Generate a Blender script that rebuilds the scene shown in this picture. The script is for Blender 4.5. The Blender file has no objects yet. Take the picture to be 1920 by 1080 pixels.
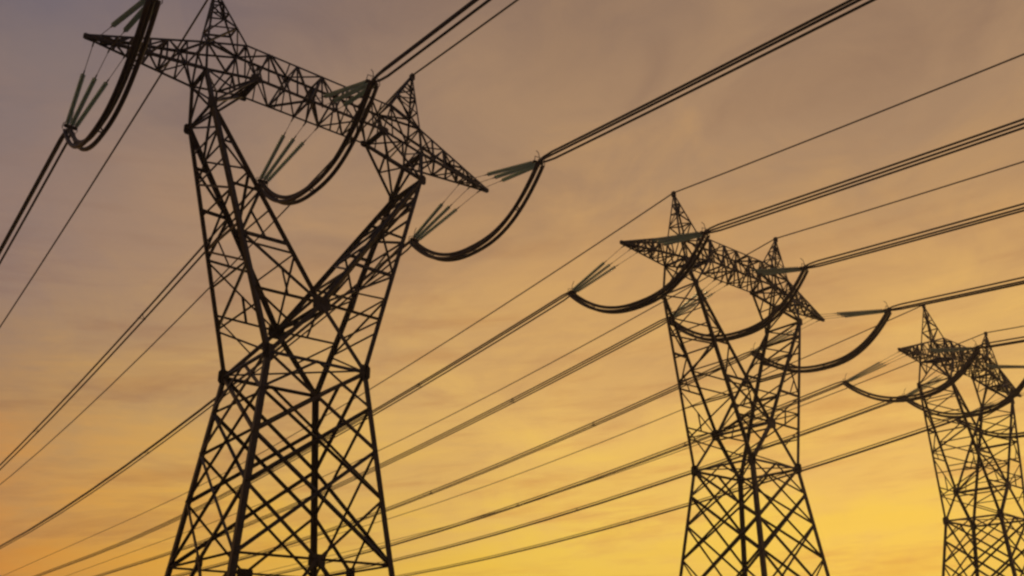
import bpy, math, random
from mathutils import Vector, Matrix
random.seed(7)
scene = bpy.context.scene
col = scene.collection

# ------------------------------------------------------------------ camera
f_px, YAW, PITCH, ROLL = 1781.19, math.radians(38.297), math.radians(18.149), math.radians(0.257)
fwd = Vector((math.sin(YAW)*math.cos(PITCH), math.cos(YAW)*math.cos(PITCH), math.sin(PITCH)))
rt = Vector((math.cos(YAW), -math.sin(YAW), 0)); up = rt.cross(fwd)
R_ = rt*math.cos(ROLL) + up*math.sin(ROLL); U_ = -rt*math.sin(ROLL) + up*math.cos(ROLL)
cd = bpy.data.cameras.new('camera'); cam = bpy.data.objects.new('camera', cd); col.objects.link(cam)
M = Matrix((R_, U_, -fwd)).transposed().to_4x4(); M.translation = Vector((-24.928, -53.629, 1.684)); cam.matrix_world = M
cd.sensor_fit = 'HORIZONTAL'; cd.sensor_width = 36.0; cd.lens = 36.0*f_px/1920.0
cd.shift_x = 6.25/1920; cd.shift_y = 151.6/1920
cd.clip_start = 0.1; cd.clip_end = 20000
scene.camera = cam
scene.render.resolution_x = 1024; scene.render.resolution_y = 576
scene.cycles.filter_width = 2.5

# ------------------------------------------------------------------ sun and sky
SUN_AZ, SUN_EL = math.radians(60), math.radians(2.0)          # azimuth measured from +Y towards +X
sd = Vector((math.sin(SUN_AZ)*math.cos(SUN_EL), math.cos(SUN_AZ)*math.cos(SUN_EL), math.sin(SUN_EL)))
sl = bpy.data.lights.new('sun', 'SUN'); sl.energy = 0.6; sl.angle = math.radians(3); sl.color = (1.0, 0.62, 0.32)
so = bpy.data.objects.new('sun', sl); col.objects.link(so)
so.rotation_euler = sd.to_track_quat('Z', 'Y').to_euler(); so.location = (0, 0, 80)
scene.view_settings.view_transform = 'Standard'; scene.view_settings.look = 'None'
scene.view_settings.exposure = 0; scene.view_settings.gamma = 1
w = bpy.data.worlds.new('World'); scene.world = w; w.use_nodes = True
nt = w.node_tree; nt.nodes.clear()
def N(t, **k):
    n = nt.nodes.new(t)
    for a, b in k.items(): setattr(n, a, b)
    return n
def L(a, b): nt.links.new(a, b)
def mth(op, a, b=None, clamp=False):
    n = N('ShaderNodeMath', operation=op, use_clamp=clamp)
    for i, v in enumerate((a, b)):
        if v is None: continue
        if isinstance(v, (int, float)): n.inputs[i].default_value = v
        else: L(v, n.inputs[i])
    return n.outputs[0]
def lin(c): return tuple(((x/255)/12.92 if x/255 <= .04045 else ((x/255+.055)/1.055)**2.4) for x in c)+(1,)
def ramp(fac, stops):
    r = N('ShaderNodeValToRGB'); e = r.color_ramp.elements
    while len(e) > 1: e.remove(e[-1])
    e[0].position = stops[0][0]; e[0].color = lin(stops[0][1])
    for p, c in stops[1:]: x = e.new(p); x.color = lin(c)
    L(fac, r.inputs[0]); return r.outputs[0]
tc = N('ShaderNodeTexCoord'); sep = N('ShaderNodeSeparateXYZ'); L(tc.outputs['Generated'], sep.inputs[0])
X, Y, Z = sep.outputs
Zp = mth('MAXIMUM', Z, 0.0)
el = mth('DIVIDE', mth('ARCSINE', mth('MINIMUM', Zp, 1.0)), math.pi/2)      # 0 horizon .. 1 zenith
hl = mth('SQRT', mth('ADD', mth('ADD', mth('MULTIPLY', X, X), mth('MULTIPLY', Y, Y)), 1e-5))
cs = mth('DIVIDE', mth('ADD', mth('MULTIPLY', X, math.sin(SUN_AZ)), mth('MULTIPLY', Y, math.cos(SUN_AZ))), hl)
# thin high cloud: streaks laid out on a horizontal sheet above the land
den = mth('ADD', Zp, 0.06)
cx_, cy_ = mth('DIVIDE', X, den), mth('DIVIDE', Y, den)
SA = math.radians(-20)
along = mth('ADD', mth('MULTIPLY', cx_, math.sin(SA)), mth('MULTIPLY', cy_, math.cos(SA)))
acr = mth('SUBTRACT', mth('MULTIPLY', cx_, math.cos(SA)), mth('MULTIPLY', cy_, math.sin(SA)))
def cloud(sa, sc, off, detail, rough):
    c = N('ShaderNodeCombineXYZ'); L(mth('MULTIPLY', along, sa), c.inputs[0]); L(mth('MULTIPLY', acr, sc), c.inputs[1]); c.inputs[2].default_value = off
    n = N('ShaderNodeTexNoise'); L(c.outputs[0], n.inputs['Vector']); n.inputs['Scale'].default_value = 1; n.inputs['Detail'].default_value = detail
    n.inputs['Roughness'].default_value = rough; n.inputs['Distortion'].default_value = 0.35
    return n.outputs[0]
c1 = cloud(0.40, 1.5, 3.1, 5, .6); c2 = cloud(0.6, 4.0, 9.4, 6, .6); c3 = cloud(0.9, 1.5, 17.0, 4, .55)
# long low bands of stratus towards the horizon, laid out by compass bearing and height
brg = mth('ARCTAN2', X, Y)
def band(ka, ke, off, detail, rough, dist):
    c = N('ShaderNodeCombineXYZ'); L(mth('MULTIPLY', brg, ka), c.inputs[0])
    L(mth('MULTIPLY', mth('SUBTRACT', el, mth('MULTIPLY', brg, .055)), ke), c.inputs[1]); c.inputs[2].default_value = off
    n = N('ShaderNodeTexNoise'); L(c.outputs[0], n.inputs['Vector']); n.inputs['Scale'].default_value = 1; n.inputs['Detail'].default_value = detail
    n.inputs['Roughness'].default_value = rough; n.inputs['Distortion'].default_value = dist
    return n.outputs[0]
b1 = band(4.5, 42, 2.0, 6, .62, .5); b2 = band(7, 110, 7.7, 5, .6, .4); b3 = band(6, 16, 4.2, 6, .6, .8)
low = N('ShaderNodeMapRange'); L(el, low.inputs[0]); low.inputs[1].default_value = .36; low.inputs[2].default_value = .08
bb = mth('ADD', mth('MULTIPLY', mth('SUBTRACT', b1, .5), .65), mth('MULTIPLY', mth('SUBTRACT', b2, .5), .35))
elc = mth('ADD', el, mth('MULTIPLY', mth('SUBTRACT', c3, .5), 0.07))       # the veil lets the bands of colour wander
elc = mth('ADD', elc, mth('MULTIPLY', mth('SUBTRACT', b3, .5), 0.16))
elc = mth('ADD', elc, mth('MULTIPLY', mth('MULTIPLY', bb, low.outputs[0]), 0.25))
D = 90.0
warm = ramp(elc, [(0, (253, 208, 72)), (6/D, (250, 206, 84)), (10/D, (244, 197, 97)), (14/D, (236, 187, 102)), (18/D, (222, 173, 102)), (23/D, (204, 157, 101)),
                  (31/D, (173, 137, 103)), (39/D, (150, 120, 97)), (60/D, (106, 95, 96)), (1, (78, 76, 90))])
cool = ramp(elc, [(0, (226, 140, 54)), (6/D, (214, 142, 68)), (10/D, (197, 141, 84)), (14/D, (180, 138, 95)), (18/D, (164, 131, 104)), (23/D, (149, 123, 111)),
                  (31/D, (132, 115, 112)), (39/D, (113, 105, 116)), (60/D, (84, 83, 97)), (1, (66, 68, 84))])
mr = N('ShaderNodeMapRange'); L(cs, mr.inputs[0]); mr.inputs[1].default_value = .62; mr.inputs[2].default_value = .95
mx = N('ShaderNodeMix', data_type='RGBA'); L(mr.outputs[0], mx.inputs[0]); L(cool, mx.inputs[6]); L(warm, mx.inputs[7])
# streak tint: thicker cloud is duskier and more orange
st = mth('MULTIPLY', mth('SUBTRACT', mth('ADD', mth('MULTIPLY', c1, .35), mth('ADD', mth('MULTIPLY', b3, .35), mth('MULTIPLY', c2, .30))), .49), 4.5, clamp=True)
tint = N('ShaderNodeMix', data_type='RGBA', blend_type='MULTIPLY'); L(mth('MULTIPLY', st, .42), tint.inputs[0]); L(mx.outputs[2], tint.inputs[6])
tint.inputs[7].default_value = (.84, .74, .66, 1)
t2 = N('ShaderNodeMix', data_type='RGBA', blend_type='MULTIPLY'); L(mth('MULTIPLY', mth('MULTIPLY', mth('MAXIMUM', bb, 0), 5.0, clamp=True), low.outputs[0]), t2.inputs[0]); L(tint.outputs[2], t2.inputs[6])
t2.inputs[7].default_value = (.84, .66, .50, 1)
tint = t2
dk = N('ShaderNodeMapRange'); L(cs, dk.inputs[0]); dk.inputs[1].default_value = -1; dk.inputs[2].default_value = .6; dk.inputs[3].default_value = .35; dk.inputs[4].default_value = 1.02
bgc = N('ShaderNodeBackground'); L(tint.outputs[2], bgc.inputs[0]); L(dk.outputs[0], bgc.inputs[1])
sky = N('ShaderNodeTexSky', sky_type='NISHITA'); sky.sun_disc = False; sky.sun_elevation = SUN_EL; sky.sun_rotation = SUN_AZ
sky.air_density = 1.5; sky.dust_density = 3
bgs = N('ShaderNodeBackground'); L(sky.outputs[0], bgs.inputs[0]); bgs.inputs[1].default_value = 0.12
ms = N('ShaderNodeMixShader'); ms.inputs[0].default_value = 0.94; L(bgs.outputs[0], ms.inputs[1]); L(bgc.outputs[0], ms.inputs[2])
wo = N('ShaderNodeOutputWorld'); L(ms.outputs[0], wo.inputs[0])

# ------------------------------------------------------------------ materials
def material(name, base, rough=.6, metal=0., var=.25, scale=3., coat=0.):
    m = bpy.data.materials.new(name); m.use_nodes = True; t = m.node_tree; b = t.nodes['Principled BSDF']
    b.inputs['Roughness'].default_value = rough; b.inputs['Metallic'].default_value = metal
    tcn = t.nodes.new('ShaderNodeTexCoord'); no = t.nodes.new('ShaderNodeTexNoise'); no.inputs['Scale'].default_value = scale; no.inputs['Detail'].default_value = 4
    t.links.new(tcn.outputs['Object'], no.inputs['Vector'])
    r = t.nodes.new('ShaderNodeValToRGB'); r.color_ramp.elements[0].position = .3; r.color_ramp.elements[1].position = .7
    r.color_ramp.elements[0].color = tuple(x*(1-var) for x in base)+(1,); r.color_ramp.elements[1].color = tuple(x*(1+var) for x in base)+(1,)
    t.links.new(no.outputs[0], r.inputs[0]); t.links.new(r.outputs[0], b.inputs['Base Color'])
    return m
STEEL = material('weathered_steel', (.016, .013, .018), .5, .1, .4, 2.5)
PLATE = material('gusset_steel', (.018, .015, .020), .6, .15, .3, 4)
GLASS = material('green_glass_insulator', (.42, .60, .54), .15, 0, .08, 8)
GLASS.node_tree.nodes['Principled BSDF'].inputs['Transmission Weight'].default_value = .5
FIT = material('galvanised_fitting', (.07, .066, .066), .5, .6, .3, 6)
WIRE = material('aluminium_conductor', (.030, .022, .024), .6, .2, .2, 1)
CONC = material('concrete', (.30, .28, .26), .9, 0, .2, 5)
GRASS = material('dry_grass_ground', (.075, .070, .035), .95, 0, .45, .35)

# ------------------------------------------------------------------ mesh helpers
class MB:
    def __init__(s): s.v = []; s.f = []
    def add(s, vs, fs):
        o = len(s.v); s.v += [tuple(v) for v in vs]; s.f += [tuple(i+o for i in f) for f in fs]
    def angle(s, a, b, wd, hint=(0, 0, 0), off=0.0):
        """rolled L-profile from a to b; the two flanges open towards hint"""
        a, b = Vector(a), Vector(b); d = b-a
        if d.length < .02: return
        d.normalize(); mid = (a+b)/2; h = Vector(hint)-mid; h -= h.dot(d)*d
        if h.length < 1e-3: h = d.orthogonal()
        h.normalize(); k = d.cross(h)
        e1 = (h+k).normalized(); e2 = (h-k).normalized(); t = max(.012, wd*.13)
        c = -h*(wd*.35+off)
        prof = [c, c+e1*wd, c+e1*wd+e2*t, c+e1*t+e2*t, c+e2*wd+e1*t, c+e2*wd]
        vs = [a+p for p in prof]+[b+p for p in prof]
        s.add(vs, [(i, (i+1) % 6, 6+(i+1) % 6, 6+i) for i in range(6)]+[(5, 4, 3, 2, 1, 0), (6, 7, 8, 9, 10, 11)])
    def plate(s, c, ax, ay, wx, wy, t=.03, cut=.28):
        """chamfered gusset plate centred on c"""
        c, ax, ay = Vector(c), Vector(ax).normalized(), Vector(ay); ay = (ay-ay.dot(ax)*ax).normalized(); n = ax.cross(ay)
        k = 1-cut
        pr = [(-1, -k), (-k, -1), (k, -1), (1, -k), (1, k), (k, 1), (-k, 1), (-1, k)]
        vs = [c+ax*x*wx/2+ay*y*wy/2-n*t/2 for x, y in pr]+[c+ax*x*wx/2+ay*y*wy/2+n*t/2 for x, y in pr]
        s.add(vs, [(i, (i+1) % 8, 8+(i+1) % 8, 8+i) for i in range(8)]+[tuple(range(7, -1, -1)), tuple(range(8, 16))])
    def tube(s, pts, r, n=6):
        pts = [Vector(p) for p in pts]; rings = []
        for i, p in enumerate(pts):
            d = (pts[min(i+1, len(pts)-1)]-pts[max(i-1, 0)]).normalized()
            x = d.cross(Vector((1, 0, 0)) if abs(d.x) < .9 else Vector((0, 0, 1))).normalized(); y = d.cross(x)
            rr = r[i] if isinstance(r, (list, tuple)) else r
            rings.append([p+x*rr*math.cos(2*math.pi*j/n)+y*rr*math.sin(2*math.pi*j/n) for j in range(n)])
        vs = [v for q in rings for v in q]; m = len(pts)
        fs = [(i*n+j, i*n+(j+1) % n, (i+1)*n+(j+1) % n, (i+1)*n+j) for i in range(m-1) for j in range(n)]
        fs += [tuple(range(n-1, -1, -1)), tuple((m-1)*n+j for j in range(n))]
        s.add(vs, fs)
    def box(s, lo, hi, bev=0, top=1.0):
        (x0, y0, z0), (x1, y1, z1) = lo, hi; mx_, my = (x0+x1)/2, (y0+y1)/2
        vs = [(x0, y0, z0), (x1, y0, z0), (x1, y1, z0), (x0, y1, z0)]+[(mx_+(x-mx_)*top, my+(y-my)*top, z1) for x, y in ((x0, y0), (x1, y0), (x1, y1), (x0, y1))]
        s.add(vs, [(3, 2, 1, 0), (4, 5, 6, 7), (0, 1, 5, 4), (1, 2, 6, 5), (2, 3, 7, 6), (3, 0, 4, 7)])
    def build(s, name, mat, parent=None, smooth=False):
        me = bpy.data.meshes.new(name); me.from_pydata(s.v, [], s.f); me.materials.append(mat)
        if smooth: me.polygons.foreach_set('use_smooth', [True]*len(me.polygons))
        me.update(); o = bpy.data.objects.new(name, me); col.objects.link(o)
        if parent: o.parent = parent
        return o
def tag(o, label=None, cat=None, group=None, kind=None):
    for k, v in (('label', label), ('category', cat), ('group', group), ('kind', kind)):
        if v: o[k] = v
    return o
def empty(name, loc=(0, 0, 0), parent=None):
    o = bpy.data.objects.new(name, None); col.objects.link(o); o.location = loc; o.empty_display_size = .5
    if parent: o.parent = parent
    return o
def copy_tree(o, parent=None):
    c = o.copy(); col.objects.link(c); c.parent = parent
    for ch in list(o.children): copy_tree(ch, c)
    return c
def lerp(a, b, t): return Vector(a)*(1-t)+Vector(b)*t

# ------------------------------------------------------------------ ground
g = MB(); n = 48; RR = 6000
g.v.append((0, 0, 0))
rad = [20, 60, 140, 300, 700, 1800, RR]
for k, r in enumerate(rad):
    for j in range(n):
        a = 2*math.pi*j/n; g.v.append((r*math.sin(a), r*math.cos(a), 0 if r < 150 else random.uniform(-.6, .1)))
for j in range(n): g.f.append((0, 1+(j+1) % n, 1+j))
for k in range(len(rad)-1):
    for j in range(n): a, b = 1+k*n+j, 1+k*n+(j+1) % n; g.f.append((a, b, b+n, a+n))
tag(g.build('ground', GRASS), kind='structure')

# ------------------------------------------------------------------ lattice tower
ZW, WW = 20.09, 3.30          # waist
ZD, WD = 8.04, 4.86           # diaphragm of the body
ZC, YC = 23.96, 3.18          # crotch of the V
ZK, XK, YK = 35.95, 7.80, 2.0  # knees
ZBI, XBI, YB = 39.25, 4.85, 1.25   # beam bottom, inner
ZBO, XO = 38.55, 8.20              # beam bottom, outer
ZTI, XTI, ZTO, YT = 41.8, 5.55, 40.85, .80
XT, ZT = 15.0, 38.38
XP, ZP = 7.84, 45.87
FW = WD+(WD-WW)*ZD/(ZW-ZD)    # half width at the footing
MAIN, DIAG, THIN = .32, .165, .128
CEN = (0, 0, 30)
def lattice(mb, A0, A1, B0, B1, ts, wd, hint, rung=True, zig=True, cross=False, start=0, rw=None):
    """bracing between two chords; ts are the panel points"""
    for i, t in enumerate(ts):
        if rung and 0 < t < 1: mb.angle(lerp(A0, A1, t), lerp(B0, B1, t), rw or wd, hint, -.02)
    if zig:
        for i in range(len(ts)-1):
            t0, t1 = ts[i], ts[i+1]
            if (i+start) % 2 == 0 or cross: mb.angle(lerp(A0, A1, t0), lerp(B0, B1, t1), wd, hint, .03)
            if (i+start) % 2 == 1 or cross: mb.angle(lerp(B0, B1, t0), lerp(A0, A1, t1), wd, hint, .07 if cross else .03)
def lin_ts(n, g=1.0):
    s = [g**i for i in range(n)]; T = sum(s); r = [0]
    for x in s: r.append(r[-1]+x/T)
    r[-1] = 1.0; return r
def make_tower():
    root = empty('transmission_tower')
    def leg_pt(sx, sy, z):
        t = (ZW-z)/(ZW-ZD); q = WW+(WD-WW)*t; return Vector((sx*q, sy*q, z))
    corners = [(-1, -1), (1, -1), (1, 1), (-1, 1)]
    zn = [ZW, 17.7, 15.0, 12.0, ZD]
    for sx, sy in corners:
        m = MB(); m.angle(leg_pt(sx, sy, .25), leg_pt(sx, sy, ZD), MAIN*1.2, (0, 0, 5)); m.angle(leg_pt(sx, sy, ZD), leg_pt(sx, sy, ZW+.1), MAIN*1.1, (0, 0, 14))
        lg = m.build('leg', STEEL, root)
    for k in range(4):                                  # the four faces of the body
        a, b = corners[k], corners[(k+1) % 4]; m = MB(); h = (0, 0, 14)
        P = lambda c, z: leg_pt(c[0], c[1], z)
        for i in range(3):
            m.angle(P(a, zn[i]), P(b, zn[i+2]), DIAG*1.15, h, .03); m.angle(P(b, zn[i]), P(a, zn[i+2]), DIAG*1.15, h, .09)
        mt = (P(a, ZW)+P(b, ZW))/2; md = (P(a, ZD)+P(b, ZD))/2
        m.angle(mt, P(b, zn[1]), DIAG, h, .03); m.angle(mt, P(a, zn[1]), DIAG, h, .09)
        m.angle(P(a, zn[3]), md, DIAG, h, .03); m.angle(P(b, zn[3]), md, DIAG, h, .09)
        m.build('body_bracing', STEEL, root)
        m = MB(); m.angle(P(a, ZW), P(b, ZW), .25, (0, 0, 10), 0); m.build('waist_bar', STEEL, root)
        m = MB(); m.angle(P(a, ZD), P(b, ZD), .15, (0, 0, 20), 0); bar = m.build('diaphragm_bar', STEEL, root)
        m = MB(); ax = (P(b, ZD)-P(a, ZD)); m.plate(md+Vector((0, 0, -.05)), ax, (0, 0, 1), 1.05, .72, .05, .22); m.build('gusset_plate', PLATE, bar)
        m = MB()                                        # portal below the diaphragm
        for c in (a, b):
            m.angle(md, P(c, .7), DIAG*1.2, h, .03)
            for t, z in ((.33, 5.6), (.66, 3.2)):
                m.angle(lerp(md, P(c, .7), t), P(c, z), THIN, h, .05)
                m.angle(lerp(md, P(c, .7), t), P(c, z+1.6), THIN, h, .05)
        m.build('body_bracing', STEEL, root)
    for a_, b_, w_, o_ in (((-WW, -WW, ZW), (WW, WW, ZW), THIN, 0), ((-WW, WW, ZW), (WW, -WW, ZW), THIN, .12)):
        m = MB(); m.angle(a_, b_, w_, (0, 0, 10), o_); m.build('plan_brace', STEEL, root)
    for sx, sy in corners:
        m = MB(); c = leg_pt(sx, sy, 0); m.box((c.x-.7, c.y-.7, -.3), (c.x+.7, c.y+.7, .35), top=.8); m.build('footing', CONC, root)
    # triangles between waist and crotch
    m = MB()
    for sy in (-1, 1):
        cr = Vector((0, sy*YC, ZC))
        for sx in (-1, 1): m.angle((sx*WW, sy*WW, ZW), cr, .28, (0, 0, 18))
    m.angle((0, -YC, ZC), (0, YC, ZC), .26, (0, 0, 20)); m.angle((0, -YC, ZC-.5), (0, YC, ZC-.5), .18, (0, 0, 20))
    m.build('crotch_frame', STEEL, root)
    for sy in (-1, 1):
        m = MB(); m.plate((0, sy*(YC+.04), ZC-.05), (1, 0, 0), (0, 0, 1), 1.15, 1.0, .06, .42); m.build('gusset_plate', PLATE, root)
    for sx, sy in corners:
        m = MB(); m.plate((sx*(WW-.05), sy*(WW+.03), ZW), (1, 0, 0), (0, 0, 1), .75, .95, .05, .35)
        m.plate((sx*(WW+.03), sy*(WW-.05), ZW), (0, 1, 0), (0, 0, 1), .75, .95, .05, .35); m.build('gusset_plate', PLATE, root)
    # V arms
    for sx in (-1, 1):
        arm = empty('v_arm', (0, 0, 0), root)
        K = {sy: Vector((sx*XK, sy*YK, ZK)) for sy in (-1, 1)}
        O = {sy: Vector((sx*WW, sy*WW, ZW)) for sy in (-1, 1)}
        I = {sy: Vector((0, sy*YC, ZC)) for sy in (-1, 1)}
        h = (sx*4.6, 0, 30)
        for sy in (-1, 1):
            m = MB(); m.angle(O[sy], K[sy], .29, h); m.build('chord', STEEL, arm)
            m = MB(); m.angle(I[sy], K[sy], .29, h); m.build('chord', STEEL, arm)
        m = MB()
        tI = [0, .29, .56, .79, 1]
        tO = [(ZC-ZW)/(ZK-ZW)+(1-(ZC-ZW)/(ZK-ZW))*t for t in tI]
        for sy in (-1, 1):                              # wide faces
            pi = [lerp(I[sy], K[sy], t) for t in tI]; po = [lerp(O[sy], K[sy], t) for t in tO]
            for i in range(4):
                m.angle(po[i], pi[i], DIAG*1.1, h, 0)
                m.angle(po[i], pi[i+1], THIN*1.1, h, .05) if i % 2 else m.angle(pi[i], po[i+1], THIN*1.1, h, .05)
            m.angle((po[0]+pi[0])/2, (pi[0]+po[1])/2, THIN, h, .05)
            m.angle((po[1]+pi[1])/2, (po[1]+pi[2])/2, THIN*.9, h, .05)
            m.angle(po[0], lerp(O[sy], I[sy], .5), THIN, h, .03)
        ts = lin_ts(7, .92)
        lattice(m, O[-1], K[-1], O[1], K[1], ts, THIN*1.15, h, rung=True, zig=True, rw=THIN)
        lattice(m, I[-1], K[-1], I[1], K[1], lin_ts(5, .9), THIN*1.15, h, rung=True, zig=True, start=1, rw=THIN)
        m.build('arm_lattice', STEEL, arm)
        # head of the arm, from the knees to the beam
        m = MB()
        for sy in (-1, 1):
            bi, bo = Vector((sx*XBI, sy*YB, ZBI)), Vector((sx*XO, sy*YB, ZBO))
            m.angle(K[sy], bi, .17, h); m.angle(K[sy], bo, .24, h)
            m.angle(lerp(K[sy], bi, .5), bo, THIN, h, .03); m.angle(lerp(K[sy], bi, .5), lerp(bi, bo, .5), THIN, h, .03)
        m.angle(K[-1], K[1], .2, h)
        m.angle((sx*XBI, -YB, ZBI), (sx*XBI, YB, ZBI), .34, h); m.angle((sx*XO, -YB, ZBO), (sx*XO, YB, ZBO), .28, h)
        m.angle(K[-1], (sx*XO, YB, ZBO), THIN, h, .02); m.angle(K[1], (sx*XO, -YB, ZBO), THIN, h, .08)
        m.angle(K[-1], (sx*XBI, YB, ZBI), .28, h, .02); m.angle(K[1], (sx*XBI, -YB, ZBI), THIN, h, .08)
        m.build('knee_frame', STEEL, arm)
        for sy in (-1, 1):
            m = MB(); m.plate(K[sy]+Vector((0, sy*.05, -.05)), (1, 0, 0), (0, 0, 1), .6, .75, .05, .4); m.build('gusset_plate', PLATE, arm)
            m = MB(); m.plate((sx*XBI, sy*(YB+.04), ZBI), (1, 0, 0), (0, 0, 1), .8, .5, .04, .35); m.build('gusset_plate', PLATE, arm)
    # crossbeam
    beam = empty('crossbeam', (0, 0, 0), root); hb = (0, 0, 40.6)
    def top_pt(x, sy):
        ax = abs(x); z = ZTI if ax <= XTI else ZTI+(ZTO-ZTI)*(ax-XTI)/(XO-XTI); return Vector((x, sy*YT, z))
    def bot_pt(x, sy):
        ax = abs(x); z = ZBI if ax <= XBI else ZBI+(ZBO-ZBI)*(ax-XBI)/(XO-XBI); return Vector((x, sy*YB, z))
    xs_t = [-XO, -XTI, -3.45, -1.15, 1.15, 3.45, XTI, XO]
    xs_b = [-XO, -XBI, -2.3, 0, 2.3, XBI, XO]
    for sy in (-1, 1):
        m = MB()
        for fn, xk in ((top_pt, [-XO, -XTI, XTI, XO]), (bot_pt, [-XO, -XBI, XBI, XO])):
            for i in range(3): m.angle(fn(xk[i], sy), fn(xk[i+1], sy), .145, hb)
        m.build('chord', STEEL, beam)
    m = MB()
    seq = [(-XO, 0), (-XO+1.3, 1), (-XTI-.1, 0), (-XBI, 1), (-4.0, 0), (-2.9, 1), (-1.9, 0), (-.95, 1), (0, 0), (.95, 1), (1.9, 0), (2.9, 1), (4.0, 0), (XBI, 1), (XTI+.1, 0), (XO-1.3, 1), (XO, 0)]
    for sy in (-1, 1):
        pts = [(top_pt if k == 0 else bot_pt)(x, sy) for x, k in seq]
        for i in range(len(pts)-1): m.angle(pts[i], pts[i+1], THIN*1.1, (0, 0, 40.6), .02)
        for i, (x, k) in enumerate(seq):
            if 0 < i < len(seq)-1 and k == 0: m.angle(top_pt(x, sy), bot_pt(x, sy), THIN*.85, hb, .02)
        m.angle(top_pt(-XO, sy), bot_pt(-XO, sy), DIAG, hb); m.angle(top_pt(XO, sy), bot_pt(XO, sy), DIAG, hb)
    tx = [-XO, -XTI, -3.8, -1.9, 0, 1.9, 3.8, XTI, XO]
    for i, x in enumerate(tx):
        m.angle(top_pt(x, -1), top_pt(x, 1), THIN, hb)
        if i: s = 1 if i % 2 else -1; m.angle(top_pt(tx[i-1], -s), top_pt(x, s), THIN, hb, .03)
    bx = [-XO, -6.5, -XBI, -2.9, -.95, .95, 2.9, XBI, 6.5, XO]
    for i, x in enumerate(bx):
        m.angle(bot_pt(x, -1), bot_pt(x, 1), THIN, hb)
        if i: s = 1 if i % 2 else -1; m.angle(bot_pt(bx[i-1], -s), bot_pt(x, s), THIN, hb, .03)
    for x in (-XBI, -2.4, 0, 2.4, XBI):
        m.angle(bot_pt(x, -1), top_pt(x, 1), THIN*.8, hb, .02); m.angle(bot_pt(x, 1), top_pt(x, -1), THIN*.8, hb, .06)
    m.build('beam_lattice', STEEL, beam)
    for sy in (-1, 1):
        for k in (-1, 0, 1):
            m = MB(); m.plate((k*.95, sy*(YB+.05), ZBI-.06), (0, 1, 0), (0, 0, 1), .26, .22, .05, .3); m.build('attachment_plate', PLATE, beam)
    # cantilevers
    for sx in (-1, 1):
        ca = empty('cantilever_arm', (0, 0, 0), root); h = (sx*11, 0, 39.2)
        T0 = {sy: Vector((sx*XO, sy*YT, ZTO)) for sy in (-1, 1)}; B0 = {sy: Vector((sx*XO, sy*YB, ZBO)) for sy in (-1, 1)}
        Tt = {sy: Vector((sx*XT, sy*.10, ZT+.16)) for sy in (-1, 1)}; Bt = {sy: Vector((sx*XT, sy*.10, ZT)) for sy in (-1, 1)}
        for sy in (-1, 1):
            m = MB(); m.angle(T0[sy], Tt[sy], .16, h); m.angle(B0[sy], Bt[sy], .17, h); m.build('chord', STEEL, ca)
        m = MB(); ts = [0, .17, .34, .50, .65, .78, .89, 1]
        for sy in (-1, 1): lattice(m, T0[sy], Tt[sy], B0[sy], Bt[sy], ts[:-1], THIN, h, start=(sy > 0))
        lattice(m, T0[-1], Tt[-1], T0[1], Tt[1], ts[:-1], THIN*.9, h); lattice(m, B0[-1], Bt[-1], B0[1], Bt[1], ts[:-1], THIN*.9, h, start=1)
        m.build('arm_lattice', STEEL, ca)
        m = MB(); m.plate((sx*(XT-.1), 0, ZT+.06), (1, 0, 0), (0, 0, 1), .75, .36, .16, .3)
        m.build('tip_plate', PLATE, ca)
        for k in (-.95, 0, .95):
            m = MB(); m.plate((sx*13.66+k, 0, 38.33), (0, 1, 0), (0, 0, 1), .6, .14, .05, .3); m.build('attachment_plate', PLATE, ca)
    # earth wire peaks
    for sx in (-1, 1):
        pk = empty('earth_wire_peak', (0, 0, 0), root); ap = Vector((sx*XP, 0, ZP-.1)); h = (sx*7.3, 0, 42)
        feet = [Vector((sx*XO, -YT, ZTO)), Vector((sx*XTI, -YT, ZTI)), Vector((sx*XTI, YT, ZTI)), Vector((sx*XO, YT, ZTO))]
        for fpt in feet:
            m = MB(); m.angle(fpt, ap+(fpt-ap).normalized()*.05, .13, h); m.build('chord', STEEL, pk)
        m = MB()
        for i in range(4):
            a, b = feet[i], feet[(i+1) % 4]
            lattice(m, a, ap, b, ap, [0, .3, .56, .76], THIN*.85, h, start=i % 2)
        m.build('peak_lattice', STEEL, pk)
        m = MB(); m.plate(ap+Vector((0, 0, -.1)), (1, 0, 0), (0, 0, 1), .34, .55, .3, .3); m.build('cap_plate', PLATE, pk)
    return root
SPACE = 45.157
where = ['nearest, on the left of the photo', 'in the middle distance, right of centre', 'farthest, at the right edge of the photo']
tl = ['largest and nearest lattice tower, V-shaped window above a wide body, left of the photo',
      'middle lattice tower of the row, standing whole to the right of centre',
      'farthest and smallest lattice tower, half cut off by the right edge of the photo']
tower = make_tower(); towers = []
for i in range(3):
    t = tower if i == 0 else copy_tree(tower)
    t.location.x = SPACE*i; tag(t, tl[i], 'pylon', 'steel lattice transmission towers in a row'); towers.append(t)

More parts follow.
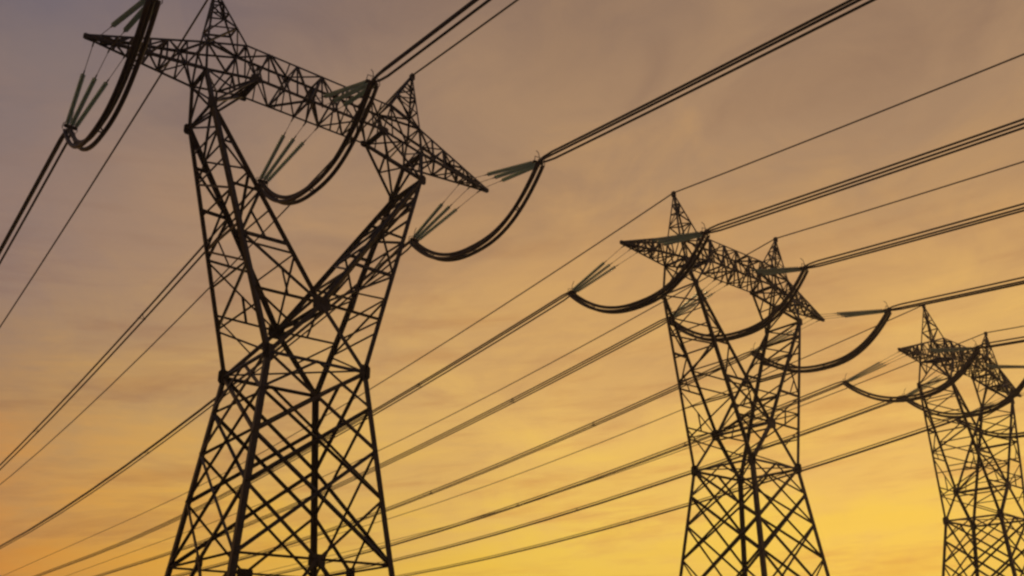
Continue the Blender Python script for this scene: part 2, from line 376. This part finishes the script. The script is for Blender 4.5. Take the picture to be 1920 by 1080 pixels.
# ------------------------------------------------------------------ insulators, jumpers, conductors
XA = 13.66
tw = ['nearest tower', 'middle tower', 'farthest tower']
ph = {-1: 'left arm tip', 0: 'middle of the beam', 1: 'right arm tip'}
def make_insulators(ay, az, yz, bx_=0.0):
    """three glass strings from the steel (0,ay,az) to the yoke at (0,8.15,yz); the thing's base is the attachment"""
    r = empty('insulator_set'); yk = Vector((0, 8.15, yz))
    for k in (-1, 0, 1):
        A = Vector((k*.95, ay, az)); B = yk+Vector((k*.27, -.30, 0)); d = (B-A); Lg = d.length; d.normalize(); SL = 4.85
        s0 = B-d*(SL+.12); x = d.orthogonal().normalized(); y = d.cross(x)
        m = MB(); m.tube([A, s0+d*.02], .022, 5); m.tube([A-d*.08, A+d*.30], .05, 6); m.tube([s0-d*.35, s0+d*.04], .045, 6); m.build('link_rod', FIT, r)
        m = MB(); nd = 21; pts = []; rr = []
        for i in range(nd):
            b0 = s0+d*(SL*i/nd); p = SL/nd
            for t, q in ((.02, .045), (.22, .05), (.36, .15), (.52, .16), (.60, .06), (.95, .045)): pts.append(b0+d*p*t); rr.append(q)
        m.tube(pts, rr, 8); st_ = m.build('insulator_string', GLASS, r)
        m = MB(); m.tube([B-d*.14, B+d*.12], .05, 6); m.build('end_fitting', FIT, st_)
    m = MB(); m.plate(yk+Vector((0, -.12, 0)), (1, 0, 0), (0, .95, -.2), .85, .34, .06, .3); m.plate(yk+Vector((0, .12, -.05)), (0, 1, 0), (0, 0, 1), .5, .5, .06, .3)
    m.tube([yk+Vector((-.42, .06, .28)), yk+Vector((0, .0, .36)), yk+Vector((.42, .06, .28)), yk+Vector((.48, .06, -.1)), yk+Vector((.3, .06, -.42)), yk+Vector((-.3, .06, -.42)), yk+Vector((-.48, .06, -.1)), yk+Vector((-.42, .06, .28))], .028, 5)
    m.build('yoke_plate', FIT, r)
    m = MB(); m.tube([yk+Vector((0, .05, .30)), yk+Vector((0, -.05, .75)), yk+Vector((0, -.30, 1.05))], .03, 5); m.build('arcing_horn', FIT, r)
    return r
ZYO, ZYM = 36.72, 37.42
pO = make_insulators(.26, 38.34, ZYO); pM = make_insulators(YB+.1, ZBI-.1, ZYM)
first = {'o': pO, 'm': pM}; used = set()
# order of the three subconductors in the triangular bundle: two below, one above
TRI = [(-.25, -.14), (.25, -.14), (0, .29)]
def span(name, x, side, z0, y0, s, q, offs, r, end=540, spacers=(), label='', cat='power line', group=''):
    root = empty(name, (x, side*y0, z0)) if len(offs) > 1 else None
    for dx, dz in offs:
        pts = []; t = 0
        ys = [0, .35, 1.2, 3, 6, 10, 15, 21, 28, 36, 46, 58, 72, 88, 106, 126, 150, 176, 210, 260, 330, 420, end]
        for t in ys:
            fade = min(1, .45+t/1.2) if len(offs) > 1 else 1
            z = -s*t+q*t*t if t <= 150 else -s*150+q*22500+(2*q*150-s)*(t-150)      # long last span over falling ground
            pts.append((dx*fade, side*t, z+dz*fade) if root else (dx, side*t, z+dz))
        m = MB(); m.tube(pts, r, 6)
        if root: m.build('subconductor', WIRE, root, True)
        else:
            root = m.build(name, WIRE, None, True); root.location = (x, side*y0, z0)
            return tag(root, label, cat, group)
    for t in spacers:
        z = -s*t+q*t*t; m = MB(); P3 = [Vector((dx, side*t, z+dz)) for dx, dz in offs]
        for i in range(3): m.tube([P3[i], P3[(i+1) % 3]], .03, 5); m.tube([P3[i]-Vector((0, .12, 0)), P3[i]+Vector((0, .12, 0))], .105, 6)
        m.build('spacer', FIT, root)
    return tag(root, label, cat, group)
dirn = {1: 'running away', -1: 'climbing right'}
for i in range(3):
    for p in (-1, 0, 1):
        bx0 = SPACE*i+XA*p; zy = ZYM if p == 0 else ZYO; key = 'm' if p == 0 else 'o'
        for side in (1, -1):
            s_ = first[key] if key not in used else copy_tree(first[key]); used.add(key)
            s_.location = (bx0, 0, 0); s_.rotation_euler = (0, 0, 0 if side > 0 else math.pi)
            tag(s_, 'green glass insulator strings %s from the %s of the %s' % ('reaching away' if side > 0 else 'reaching forward', ph[p], tw[i]), 'insulator', 'glass insulator strings between towers and conductors')
            s, q = (.126, .00037) if side > 0 else (.0985, .00028)
            dz = 0.0
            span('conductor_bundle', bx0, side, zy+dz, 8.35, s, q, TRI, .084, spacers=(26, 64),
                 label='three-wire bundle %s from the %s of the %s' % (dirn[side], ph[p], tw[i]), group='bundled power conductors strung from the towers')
        # jumper loop hanging under the arm
        low = 33.15 if p == 0 else 32.75
        if i == 0 and p < 0: low = 32.35
        jr = empty('jumper_loop', (bx0, 0, low)); cl = {}
        for dx, dzz in TRI:
            m = MB(); pts = []; nn = 30
            for k in range(nn+1):
                u = -1+2*k/nn; y = 8.3*math.copysign(abs(u)**.82, u) if True else 0
                a = min(1, abs(y+.45*(1-abs(u)))/8.3); zz = (zy-.12-low)*a**2.35
                pts.append((dx, y-.45*(1-a), zz+dzz*.95))
            for k in (6, 15, 24): cl.setdefault(k, []).append(Vector(pts[k]))
            m.tube(pts, .14, 8); m.build('subconductor', WIRE, jr, True)
        for k, P3 in cl.items():
            m = MB()
            for a in range(3): m.tube([P3[a], P3[(a+1) % 3]], .05, 5)
            m.build('spacer', FIT, jr)
        tag(jr, 'drooping jumper cable loop under the %s of the %s' % (ph[p], tw[i]), 'jumper cable', 'jumper loops under the tower arms')
    for p in (-1, 1):
        for side in (1, -1):
            s, q = (.1355, .00038) if side > 0 else (.100, .00028)
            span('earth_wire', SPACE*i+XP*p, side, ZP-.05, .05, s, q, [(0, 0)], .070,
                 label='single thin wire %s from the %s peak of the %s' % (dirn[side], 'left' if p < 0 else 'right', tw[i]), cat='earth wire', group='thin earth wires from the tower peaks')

# ------------------------------------------------------------------ evening air
HZ = 6100
m = MB(); m.box((-HZ, -HZ, -1.8), (HZ, HZ, 47)); hz = m.build('haze', GRASS)
hm = bpy.data.materials.new('haze_air'); hm.use_nodes = True; hm.node_tree.nodes.clear()
ho = hm.node_tree.nodes.new('ShaderNodeOutputMaterial'); hv = hm.node_tree.nodes.new('ShaderNodeVolumePrincipled')
hv.inputs['Density'].default_value = .0005; hv.inputs['Color'].default_value = (.82, .78, .84, 1); hv.inputs['Anisotropy'].default_value = .6
hm.node_tree.links.new(hv.outputs[0], ho.inputs['Volume']); hz.data.materials[0] = hm; tag(hz, kind='stuff')
